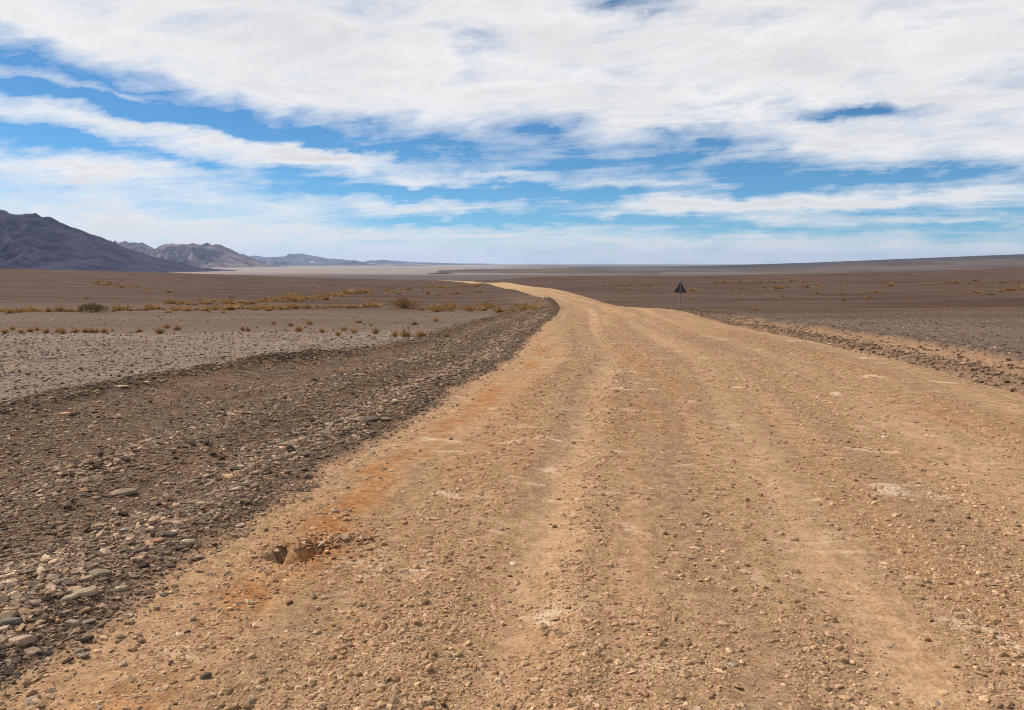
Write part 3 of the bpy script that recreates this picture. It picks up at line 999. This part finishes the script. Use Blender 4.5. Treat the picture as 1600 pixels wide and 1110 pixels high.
# right side
x, y, off = sample_off(190000, 6, 50, -12.5, -5.0); xl, xr = edges(y); rof = x - xr
nz = fbm(x / .6, y / .8, 3, 306)
k = rng.uniform(size=len(x)) < (np.exp(-((rof - .42) / .27) ** 2) * 1.3 + .30 * np.exp(-((rof - 1.7) / .6) ** 2)) * (.8 + .5 * nz) * (rof > -.12)
berm = batch(x[k], y[k], sizes(y[k], .9, .10, 1.25, 2.4), BROWN, .5, .15, .3)
x, y = sample(170000, 7, 52, 900, 2100); xl, xr = edges(y); rof = x - xr
k = rng.uniform(size=len(x)) < (np.exp(-((rof - 2.9) / .6) ** 2) * .9 + sstep(rof, 2.8, 4) * .6 * (1 - sstep(y, 34, 52))) * (.7 + .5 * fbm(x / 1.2, y / 1.2, 3, 307))
plainR = batch(x[k], y[k], sizes(y[k], .88, .10, 1.2, 2.5), GREY, .7, .2, .22)
# rubble thrown out of the hollow
n = 620
x = PIT[0] + .18 + rng.normal(0, .20, n); y = PIT[1] + .12 + rng.normal(0, .22, n) + .5 * (x - PIT[0])
k = ((x - PIT[0]) / .12) ** 2 + ((y - PIT[1]) / .09) ** 2 > 1.0
rub = batch(x[k], y[k], sizes(y[k], 1.25, .07, 1.25, 2.4), ORANGE, .75, .25, .35)
n = 150
x = PIT[0] + .10 + rng.normal(0, .12, n); y = PIT[1] + .17 + rng.normal(0, .05, n) + .15 * (x - PIT[0])
rub3 = batch(x, y, rng.uniform(.02, .065, n), ORANGE, .9, .15, .45)
x = -1.33 + rng.normal(0, .10, 260); y = 3.95 + rng.normal(0, .2, 260)
rub2 = batch(x, y, sizes(y, 1.1, .055), ORANGE, .7, .25, .35)

groups = [("verge", cat([verge, stray]), 150, ground), ("road", cat([roadB, roadC, rub, rub2, rub3]), 100, road), ("side", cat([berm, plainR, plainL]), 40, ground)]


def solid_stones(b, count, parent):
    app = b['s'] / b['P'][:, 1]
    uu = 800 + b['P'][:, 0] / b['P'][:, 1] * F
    vv = HOR + (EYE - b['P'][:, 2]) / b['P'][:, 1] * F
    app = np.where((uu > 0) & (uu < 1600) & (vv < 1110), app, 0)
    idx = np.argsort(-app)[:count]
    for i in idx:
        o = bpy.data.objects.new("stone", single_mesh[b['shape'][i]])
        o.location = b['P'][i]; o.rotation_euler = b['turn'][i]; o.scale = b['size'][i]
        o.color = (*b['tint'][i].clip(0, 1), 1)
        o.parent = parent
        col.objects.link(o)
    m = np.ones(len(app), bool); m[idx] = False
    return sel(b, m)


rest = {}
for nm, b, cnt, par in groups:
    rest[nm] = solid_stones(b, cnt, par)
    print(nm, len(b['s']))


def gravel(name, b, label):
    return scatter_object(name, stone_tree, b['P'], b['turn'], b['size'], b['shape'], b['tint'], None, kind="stuff", label=label, category="gravel")


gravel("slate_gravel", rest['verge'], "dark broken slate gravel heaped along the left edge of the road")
gravel("road_gravel", rest['road'], "tan gravel and pebbles strewn in bands over the dirt road")
gravel("plain_gravel", rest['side'], "grey and brown gravel on the berm and the plains beside the road")

# single stones one can point to:  u, v (foot), length px, height px, tint, shape, turn, label
special = [
    (128, 934, 40, 13, (.36, .30, .23), 4, 25, "long pale grey slab lying in the slate verge near the lower left"),
    (106, 941, 26, 9, (.33, .27, .21), 7, 35, "shorter pale slab just left of the long grey slab"),
    (187, 925, 24, 9, (.36, .29, .22), 9, 15, "pale flat stone right of the long grey slab in the verge"),
    (15, 957, 26, 10, (.42, .29, .19), 12, 0, "rounded peach coloured stone at the left edge of the picture"),
    (12, 976, 36, 12, (.16, .145, .14), 5, 20, "dark grey slab below the peach stone at the left edge"),
    (26, 1009, 46, 16, (.40, .30, .24), 10, 10, "big pinkish slab in the lower left corner of the verge"),
    (110, 976, 26, 12, (.34, .28, .22), 8, 30, "tilted pale slab above the pinkish corner slab"),
    (138, 973, 20, 11, (.35, .29, .23), 16, 40, "squarish pale stone where the slate meets the brown dirt"),
    (290, 853, 28, 12, (.40, .33, .25), 2, 12, "broad pale flat stone at the edge between verge and road"),
    (241, 846, 30, 8, (.30, .175, .11), 1, 5, "long reddish flake with a dark underside in the verge"),
    (196, 832, 22, 12, (.26, .24, .22), 18, 20, "bluish grey lump among the slate above the reddish flake"),
    (156, 822, 22, 8, (.36, .285, .21), 3, 10, "pale tan flat stone left of the bluish grey lump"),
    (52, 873, 20, 7, (.40, .30, .20), 6, 0, "light tan flat stone in the dark slate at far left"),
    (155, 898, 34, 12, (.30, .255, .20), 11, 25, "big grey tan slab leaning in the middle of the verge"),
    (590, 656, 40, 4, (.26, .20, .15), 0, 0, "long thin pale flake lying near the road edge by the bend of the verge"),
    (572, 658, 46, 5, (.10, .085, .075), 1, 4, "dark thin flake beside the long pale flake at the road edge"),
    (190, 773, 52, 9, (.27, .215, .17), 9, -8, "wide dark topped rock wedge standing out of the upper verge"),
    (208, 703, 17, 8, (.44, .29, .20), 17, 0, "small pinkish pyramid shaped stone in the upper verge"),
    (98, 648, 24, 7, (.46, .28, .18), 3, 0, "peach coloured flat stone near the far rim of the verge"),
    (185, 603, 28, 5, (.36, .29, .23), 2, 0, "pale flat slab on the dark rim of the verge"),
    (124, 615, 13, 9, (.25, .20, .16), 13, 50, "upright slab poking up from the dark rim of the verge"),
    (228, 600, 9, 6, (.60, .52, .44), 19, 0, "small whitish stone on the dark rim of the verge"),
    (1466, 905, 14, 11, (.55, .36, .29), 20, 0, "rounded pinkish white stone lying on the right half of the road"),
    (1432, 910, 30, 8, (.50, .37, .24), 7, -4, "flat pale stone left of the pinkish white one on the road"),
    (1455, 953, 22, 9, (.47, .35, .22), 9, -10, "tan wedge stone below the two pale stones on the right"),
    (1268, 976, 24, 7, (.42, .30, .18), 8, 0, "flat stone with a dark shadow near the lower right centre of the road"),
    (1242, 909, 18, 7, (.50, .37, .24), 5, 10, "pale flat stone with a dark underside on the road right of centre"),
    (1052, 910, 18, 7, (.48, .36, .25), 6, -8, "pale flat stone in the middle of the road"),
    (986, 924, 12, 7, (.45, .34, .23), 21, 0, "small rounded stone left of the pale flat stone in the middle"),
    (1165, 897, 20, 9, (.48, .37, .26), 11, -15, "tilted pale stone on the road right of the middle"),
    (1243, 851, 16, 10, (.30, .195, .115), 15, 0, "brown knobbly stone on the road right of the tilted stone"),
    (1152, 978, 13, 8, (.38, .28, .18), 22, 0, "small tan stone low on the road centre right"),
    (671, 885, 20, 12, (.44, .35, .25), 10, 10, "pale angular stone on the road right of the hollow"),
    (680, 818, 20, 9, (.46, .33, .20), 12, 0, "tan flat stone lying above the pale angular stone"),
    (513, 997, 20, 10, (.34, .25, .165), 14, 0, "grey brown stone near the bottom edge left of centre"),
    (880, 925, 0, 0, None, 0, 0, None),
    (1346, 537, 10, 5, (.62, .50, .36), 17, 0, "large pale stone on the sandy strip behind the right berm"),
    (1508, 570, 12, 6, (.56, .40, .26), 20, 0, "tan block on the sandy strip near the right edge"),
    (826, 544, 6, 3, (.75, .70, .66), 19, 0, "small white stone at the left edge of the road before the bend"),
    (1298, 539, 7, 3, (.66, .58, .48), 16, 0, "small whitish stone on top of the right berm"),
    (435, 886, 0, 0, None, 0, 0, None),
]
for (u, v, lw, lh, tint, shp, rz, lab) in special:
    if lab is None:
        continue
    x, y, z = [float(q[0]) for q in hit([u], [v])]
    L = lw * y / F
    V, Fq = shapes[shp]
    ext = V.max(0) - V.min(0)
    hgt = max(lh * y / F * .72, .012)
    o = bpy.data.objects.new("stone", single_mesh[shp])
    o.scale = (L / ext[0], L * .62 / ext[1], hgt / ext[2])
    o.rotation_euler = (random.uniform(-.1, .1), random.uniform(-.12, .12), R(rz))
    o.location = (x, y + L * .2, float(land(x, y + L * .2)) + hgt * .40)
    o.color = (tint[0] * .92, tint[1] * .83, tint[2] * .72, 1)
    o["label"] = lab; o["category"] = "stone"
    col.objects.link(o)


# ------------------------------------------------------------------ plants
def tuft_mesh(seed, n, spread, up, mat, width=.012, h=1.0, droop=.25):
    """unit-height clump of thin bent blades"""
    r = np.random.default_rng(seed)
    V, Fq, tone = [], [], []
    for i in range(n):
        a = r.uniform(0, 6.283)
        b0 = np.array([math.cos(a), math.sin(a), 0]) * r.uniform(0, .22) * spread
        a2 = a + r.normal(0, .5)
        lean = abs(r.normal(0, .75)) * spread
        L = r.uniform(.55, 1.08) * h
        d = np.array([math.cos(a2) * lean, math.sin(a2) * lean, up]); d /= np.linalg.norm(d)
        mid = b0 + d * L * .55
        d2 = d + np.array([0, 0, -droop * r.uniform(0, 1.4)]); d2 /= np.linalg.norm(d2)
        tip = mid + d2 * L * .5
        sd_ = np.cross(d, r.normal(size=3)); sd_ /= np.linalg.norm(sd_)
        w = width * r.uniform(.6, 1.4)
        k0 = len(V)
        V += [b0 - sd_ * w, b0 + sd_ * w, mid + sd_ * w * .8, mid - sd_ * w * .8, tip]
        Fq += [(k0, k0 + 1, k0 + 2), (k0, k0 + 2, k0 + 3), (k0 + 3, k0 + 2, k0 + 4)]
        tn = r.uniform(0, 1)
        tone += [tn] * 5
    me = mesh_from("tuft", V, Fq, False, mat)
    t = np.array(tone)
    add_attr(me, 'tone', np.stack([t, t, t], 1))
    return me


def shrub_parts(seed, n, wid, mat, stem_mat, lobes=7):
    """twiggy dome of short sprigs on branching stems; unit height, width wid"""
    r = np.random.default_rng(seed)
    V, Fq, tone = [], [], []
    SV, SF = [], []
    cen = [(r.uniform(-.36, .36) * wid, r.uniform(-.25, .25) * wid, r.uniform(.25, .62)) for _ in range(lobes)]
    cr = [r.uniform(.22, .36) for _ in range(lobes)]
    for (cx, cy, cz) in cen:
        for q in range(3):
            e = np.array([cx, cy, cz]) + r.normal(0, .12, 3)
            v_, f_ = tube((r.normal(0, .04) * wid, r.normal(0, .04) * wid, -.05), tuple(e), .012, 5)
            k0 = len(SV); SV += v_; SF += [tuple(k0 + i for i in ff) for ff in f_]
    for i in range(n):
        j = r.integers(0, lobes)
        d = r.normal(size=3); d /= np.linalg.norm(d)
        rr = cr[j] * r.uniform(.35, 1.05)
        p = np.array(cen[j]) + d * rr * np.array([wid * .72, wid * .6, 1.0])
        if p[2] < .0:
            p[2] = r.uniform(0, .1)
        dd = d + np.array([0, 0, .6]) + r.normal(0, .35, 3); dd /= np.linalg.norm(dd)
        L = r.uniform(.07, .16)
        sd_ = np.cross(dd, r.normal(size=3)); sd_ /= np.linalg.norm(sd_)
        w = r.uniform(.010, .022)
        k0 = len(V)
        V += [p - sd_ * w, p + sd_ * w, p + dd * L]
        Fq += [(k0, k0 + 1, k0 + 2)]
        tn = r.uniform(0, 1)
        tone += [tn] * 3
    me = mesh_from("sprigs", V, Fq, False, mat)
    t = np.array(tone); add_attr(me, 'tone', np.stack([t, t, t], 1))
    ms = mesh_from("stems", SV, SF, True, stem_mat)
    t = np.zeros(len(SV)); add_attr(ms, 'tone', np.stack([t, t, t], 1))
    return me, ms


tufts = [tuft_mesh(700 + i, 190, .95 + .1 * (i % 3), .9, dry_mat, .020) for i in range(6)]
tuft_wide = tuft_mesh(720, 260, 1.5, .8, dry_mat, .020)
far_tufts = [tuft_mesh(740 + i, 60, 1.3, .8, dry_mat, .05) for i in range(5)]
dark_tuft = tuft_mesh(760, 190, 1.1, .9, twig_mat, .02)
brown_tufts = [tuft_mesh(780 + i, 60, 1.3, .8, twig_mat, .05) for i in range(4)]


def place_tuft(u, v, hpx, wpx, me, label, group=None, name="grass_tuft", cat_="grass tuft", spot=None):
    x, y, z = [float(q) for q in spot] if spot is not None else [float(q[0]) for q in hit([u], [v])]
    h = hpx * y / F
    o = bpy.data.objects.new(name, me)
    sxy = (wpx * y / F) / 1.45
    o.location = (x, y, z - .04 * h)
    o.scale = (sxy, sxy, h / .98)
    o.rotation_euler = (random.uniform(-.08, .08), random.uniform(-.08, .08), random.uniform(0, 6.28))
    o["label"] = label; o["category"] = cat_
    if group:
        o["group"] = group
    col.objects.link(o)
    return o


def place_shrub(u, v, hpx, wpx, n, seed, mat, label, lobes=7):
    x, y, z = [float(q[0]) for q in hit([u], [v])]
    h = hpx * y / F
    fo, stm = shrub_parts(seed, n, wpx / hpx, mat, twig_mat, lobes)
    e = bpy.data.objects.new("shrub", None)
    e.location = (x, y, z - .03); e.scale = (h, h, h)
    e["label"] = label; e["category"] = "shrub"; e["group"] = "shrubs along the wash"
    col.objects.link(e)
    link("foliage", fo, e); link("stems", stm, e)


place_shrub(636, 482, 21, 58, 2600, 801, twig_mat, "widest brown shrub on the left plain, standing alone by the wash", 9)
place_shrub(147, 488, 19, 46, 2200, 802, olive_mat, "dark olive green shrub at the far left of the wash", 8)
place_shrub(687, 487, 15, 38, 1500, 803, dry_mat, "low tawny shrub just right of the widest brown shrub", 6)
place_shrub(710, 487, 10, 32, 900, 804, twig_mat, "flat dull shrub between the two tawny shrubs right of the widest one", 5)
place_shrub(735, 487, 15, 37, 1500, 805, dry_mat, "second low tawny shrub right of the widest brown shrub", 6)
place_shrub(762, 482, 10, 22, 800, 806, dry_mat, "small golden shrub right of the tawny pair near the bend", 5)
place_shrub(815, 487, 12, 27, 1100, 807, dry_mat, "rusty golden shrub at the foot of the dark heap by the bend", 6)
place_shrub(361, 467, 6, 12, 400, 808, olive_mat, "small greenish shrub above the long tuft band on the left", 4)
place_shrub(206, 432, 5, 12, 300, 809, olive_mat, "tiny dark shrub alone near the left skyline", 4)

ORD = ["first", "second", "third", "fourth", "fifth", "sixth", "seventh", "eighth", "ninth", "tenth", "eleventh", "twelfth", "thirteenth", "fourteenth",
       "fifteenth", "sixteenth", "seventeenth", "eighteenth", "nineteenth", "twentieth"]
near1 = [(8, 522, 9, 12), (19, 516, 8, 9), (33, 521, 8, 10), (47, 519, 8, 13), (58, 517, 7, 9), (72, 521, 10, 13), (90, 520, 9, 10), (98, 522, 10, 13), (118, 520, 9, 14),
         (133, 520, 8, 12), (143, 520, 9, 12), (151, 520, 7, 8), (163, 520, 8, 13), (176, 518, 4, 6)]
for i, (u, v, h, w) in enumerate(near1):
    place_tuft(u, v, h + 1, w + 2, tufts[i % 6], "dry golden tuft at far left of the near row, %s from the picture edge" % ORD[i], "near row of dry tufts")
near2 = [(218, 519, 6, 11, "low dark greenish tuft alone left of the pale tuft trio"), (250, 522, 13, 17, "tallest pale tuft of the trio in the near row"),
         (261, 513, 8, 12, "small tuft behind the tallest one of the trio"), (278, 516, 8, 14, "right tuft of the trio, dark at its foot"),
         (379, 517, 8, 6, "narrow dark tuft, left one of a close pair in the near row"), (387, 518, 8, 8, "right tuft of the close dark pair in the near row"),
         (427, 507, 5, 10, "low tawny tuft set back at the left of the middle group"), (446, 518, 5, 7, "tiny tuft left of the bigger tawny one in the middle group"),
         (454, 510, 7, 8, "small dark tuft standing behind the tawny middle group"), (467, 519, 11, 15, "broad tawny tuft in the middle group of the near row"),
         (484, 507, 7, 12, "low tuft set back at the right of the middle group"), (503, 520, 8, 9, "single tuft right of the broad tawny middle one"),
         (528, 525, 9, 10, "tuft nearest the viewer left of the big pair"), (538, 517, 9, 14, "left tuft of the pair half way to the road bend"),
         (553, 521, 9, 11, "right tuft of the pair half way to the road bend"), (561, 505, 5, 13, "low spread tuft set back above the pair"),
         (580, 510, 5, 5, "tiny tuft set back beside the upright rusty one"), (587, 522, 13, 12, "upright rusty tuft standing alone before the row of three"),
         (617, 526, 12, 13, "left tuft of the big rusty row of three"), (634, 527, 13, 22, "middle and widest tuft of the big rusty row of three"),
         (658, 527, 11, 18, "right tuft of the big rusty row of three"), (648, 508, 6, 17, "low golden tuft set back behind the rusty row of three"),
         (681, 502, 6, 12, "small golden tuft set back right of the rusty row"), (698, 527, 9, 11, "single rusty tuft last in the near row towards the road")]
for i, (u, v, h, w, lab) in enumerate(near2):
    place_tuft(u, v, h + 1, w + 2, dark_tuft if 'dark' in lab or 'rusty' in lab and i % 2 else tufts[i % 6], lab, "near row of dry tufts")
right1 = [(1182, 485, 5, 12, "orange tuft alone on the right plain beyond the sign"), (1391, 447, 7, 12, "tall golden tuft standing out on the far right plain"),
          (1369, 457, 5, 12, "orange tuft just below the tall golden one on the right"), (1525, 458, 5, 17, "wide orange tuft near the right edge of the plain"),
          (1564, 456, 4, 9, "small tuft right of the wide orange one near the right edge"), (1219, 451, 5, 14, "broad golden tuft left of the tall one on the right plain"),
          (1083, 455, 5, 18, "wide pale tuft just right of the road sign"), (1044, 483, 4, 9, "low brown tuft at the road edge left of the sign post"),
          (977, 478, 3, 7, "tiny brown tuft on the far road edge left of the sign"), (1340, 459, 3, 8, "tiny tuft left of the orange one on the right plain")]
for i, (u, v, h, w, lab) in enumerate(right1):
    place_tuft(u, v, h, w + 2, tufts[i % 6], lab)


TENS = ["", "", "twenty", "thirty", "forty"]


def ordinal(i):
    if i < 20:
        return ORD[i]
    t, r_ = divmod(i + 1, 10)
    return {2: "twentieth", 3: "thirtieth", 4: "fortieth"}[t] if r_ == 0 else TENS[t] + "-" + ORD[r_ - 1]


def row(pts, n, h0, h1, jit, label, group, kinds=None):
    us, vs = [], []
    for i in range(n):
        t = (i + random.uniform(.1, .9)) / n * (len(pts) - 1)
        k = min(int(t), len(pts) - 2); f = t - k
        us.append(pts[k][0] + (pts[k + 1][0] - pts[k][0]) * f)
        vs.append(pts[k][1] + (pts[k + 1][1] - pts[k][1]) * f + random.gauss(0, jit))
    sp = np.stack(hit(us, vs), 1)
    for i in range(n):
        h = random.uniform(h0, h1) * random.choice((.7, 1.0, 1.25, 1.5, 1.9))
        h = h * (.75 if kinds else 1.0)
        place_tuft(us[i], vs[i], h, h * random.uniform(1.5, 2.6), random.choice(kinds or far_tufts), label + ", %s from left" % ordinal(i), group, spot=sp[i])


row([(0, 488), (60, 487), (125, 487)], 20, 4, 7, .8, "dry tuft in the row left of the olive shrub", "tufts left of the olive shrub")
row([(172, 486), (260, 484), (330, 486), (400, 483)], 36, 4, 7, 1.8, "dry tuft in the band right of the olive shrub", "tufts right of the olive shrub")
row([(262, 474), (340, 475), (420, 472), (500, 468)], 40, 3.5, 6.5, 2.4, "dry tuft in the long band above the wash at left", "long tuft band on the left")
row([(400, 483), (480, 482), (592, 481)], 28, 4, 6.5, 1.0, "dry tuft in the thin row left of the widest brown shrub", "tufts left of the widest shrub")
row([(420, 470), (500, 466), (560, 459), (640, 452)], 40, 3, 6, 1.8, "dry tuft in the slanting band above the widest brown shrub", "slanting tuft band")
row([(150, 444), (200, 448), (265, 457)], 22, 2.5, 4.5, 1.2, "dry tuft in the slanting streak above the olive shrub", "streak of tufts above the olive shrub")
row([(660, 452), (700, 449), (753, 446)], 18, 2, 3.5, .8, "small dry tuft in the far row towards the winding road", "far tuft row by the winding road")
row([(560, 462), (700, 459), (760, 458)], 10, 2.5, 4, 1.2, "small scattered tuft behind the tawny shrubs", "scattered tufts behind the shrubs")
row([(655, 486), (720, 484), (800, 486), (838, 484)], 16, 5, 8, 1.6, "golden tuft among the shrubs left of the road bend", "tufts among the bend shrubs")
row([(942, 447), (1045, 447)], 20, 2.5, 4.5, .9, "rusty tuft in the row left of the road sign", "tuft row left of the sign", brown_tufts)
row([(955, 455), (1015, 454)], 9, 2, 3.5, .8, "small tuft in the lower row left of the road sign", "lower tuft row left of the sign", brown_tufts)
row([(1100, 443), (1180, 442), (1275, 441)], 22, 2.5, 4, .8, "golden tuft in the upper row right of the road sign", "upper tuft row right of the sign", brown_tufts)
row([(1140, 453), (1240, 450), (1330, 449)], 18, 2.5, 4.5, .9, "golden tuft in the lower row right of the road sign", "lower tuft row right of the sign", brown_tufts)
row([(1440, 446), (1500, 443), (1600, 442)], 20, 3, 5, 1.0, "golden tuft in the row at the far right of the plain", "tuft row at far right", brown_tufts)
row([(1568, 454), (1598, 452)], 5, 3.5, 5, .6, "golden tuft in the short clump at the right picture edge", "tufts at the right edge")

# what nobody could count: thin dry scrub over the far plain
tsrc = bpy.data.collections.new("tuft_shapes")
for i, me in enumerate(brown_tufts + far_tufts[:1]):
    tsrc.objects.link(bpy.data.objects.new("tuft_shape_%d" % i, me))
ttree = scatter_tree("scatter_scrub", tsrc)
n = 2600
uu = rng.uniform(-300, 1900, n); vv = rng.uniform(432, 472, n)
x, y, z = hit(uu, vv)
xl, xr = edges(y)
k = (y < 520) & ((x < xl - 6) | (x > xr + 6)) & (rng.uniform(size=n) < (.10 + .6 * fbm(x / 30, y / 60, 3, 901)) * np.where(x > 0, .45, 1.0))
x, y, z = x[k], y[k], z[k]; n = len(x)
h = rng.uniform(.10, .34, n)
wd = h * rng.uniform(1.2, 2.2, n)
scatter_object("dry_scrub", ttree, np.stack([x, y, z - .02], 1), np.stack([0 * x, 0 * x, rng.uniform(0, 6.28, n)], 1), np.stack([wd, wd, h], 1),
               rng.integers(0, 5, n), np.ones((n, 3)), None, kind="stuff", label="sparse dry scrub dotted over the far brown plain", category="scrub")

# ------------------------------------------------------------------ haze
hm = bpy.data.materials.new("haze_air"); hm.use_nodes = True
N = NT(hm.node_tree)
pv = N.n('ShaderNodeVolumePrincipled')
pv.inputs['Color'].default_value = (.52, .69, 1.0, 1)
pv.inputs['Density'].default_value = 3.1e-5
pv.inputs['Anisotropy'].default_value = .2
o = N.n('ShaderNodeOutputMaterial')
N.t.links.new(pv.outputs[0], o.inputs['Volume'])
B = 36000.
V = [(sx_ * B, sy_ * B, zz) for zz in (-40., 420.) for sy_ in (-1, 1) for sx_ in (-1, 1)]
Fq = [(0, 2, 3, 1), (4, 5, 7, 6), (0, 1, 5, 4), (2, 6, 7, 3), (0, 4, 6, 2), (1, 3, 7, 5)]
link("haze", mesh_from("haze", V, Fq, False, hm), kind="stuff", label="thin pale desert haze veiling the far plain and mountains", category="haze")
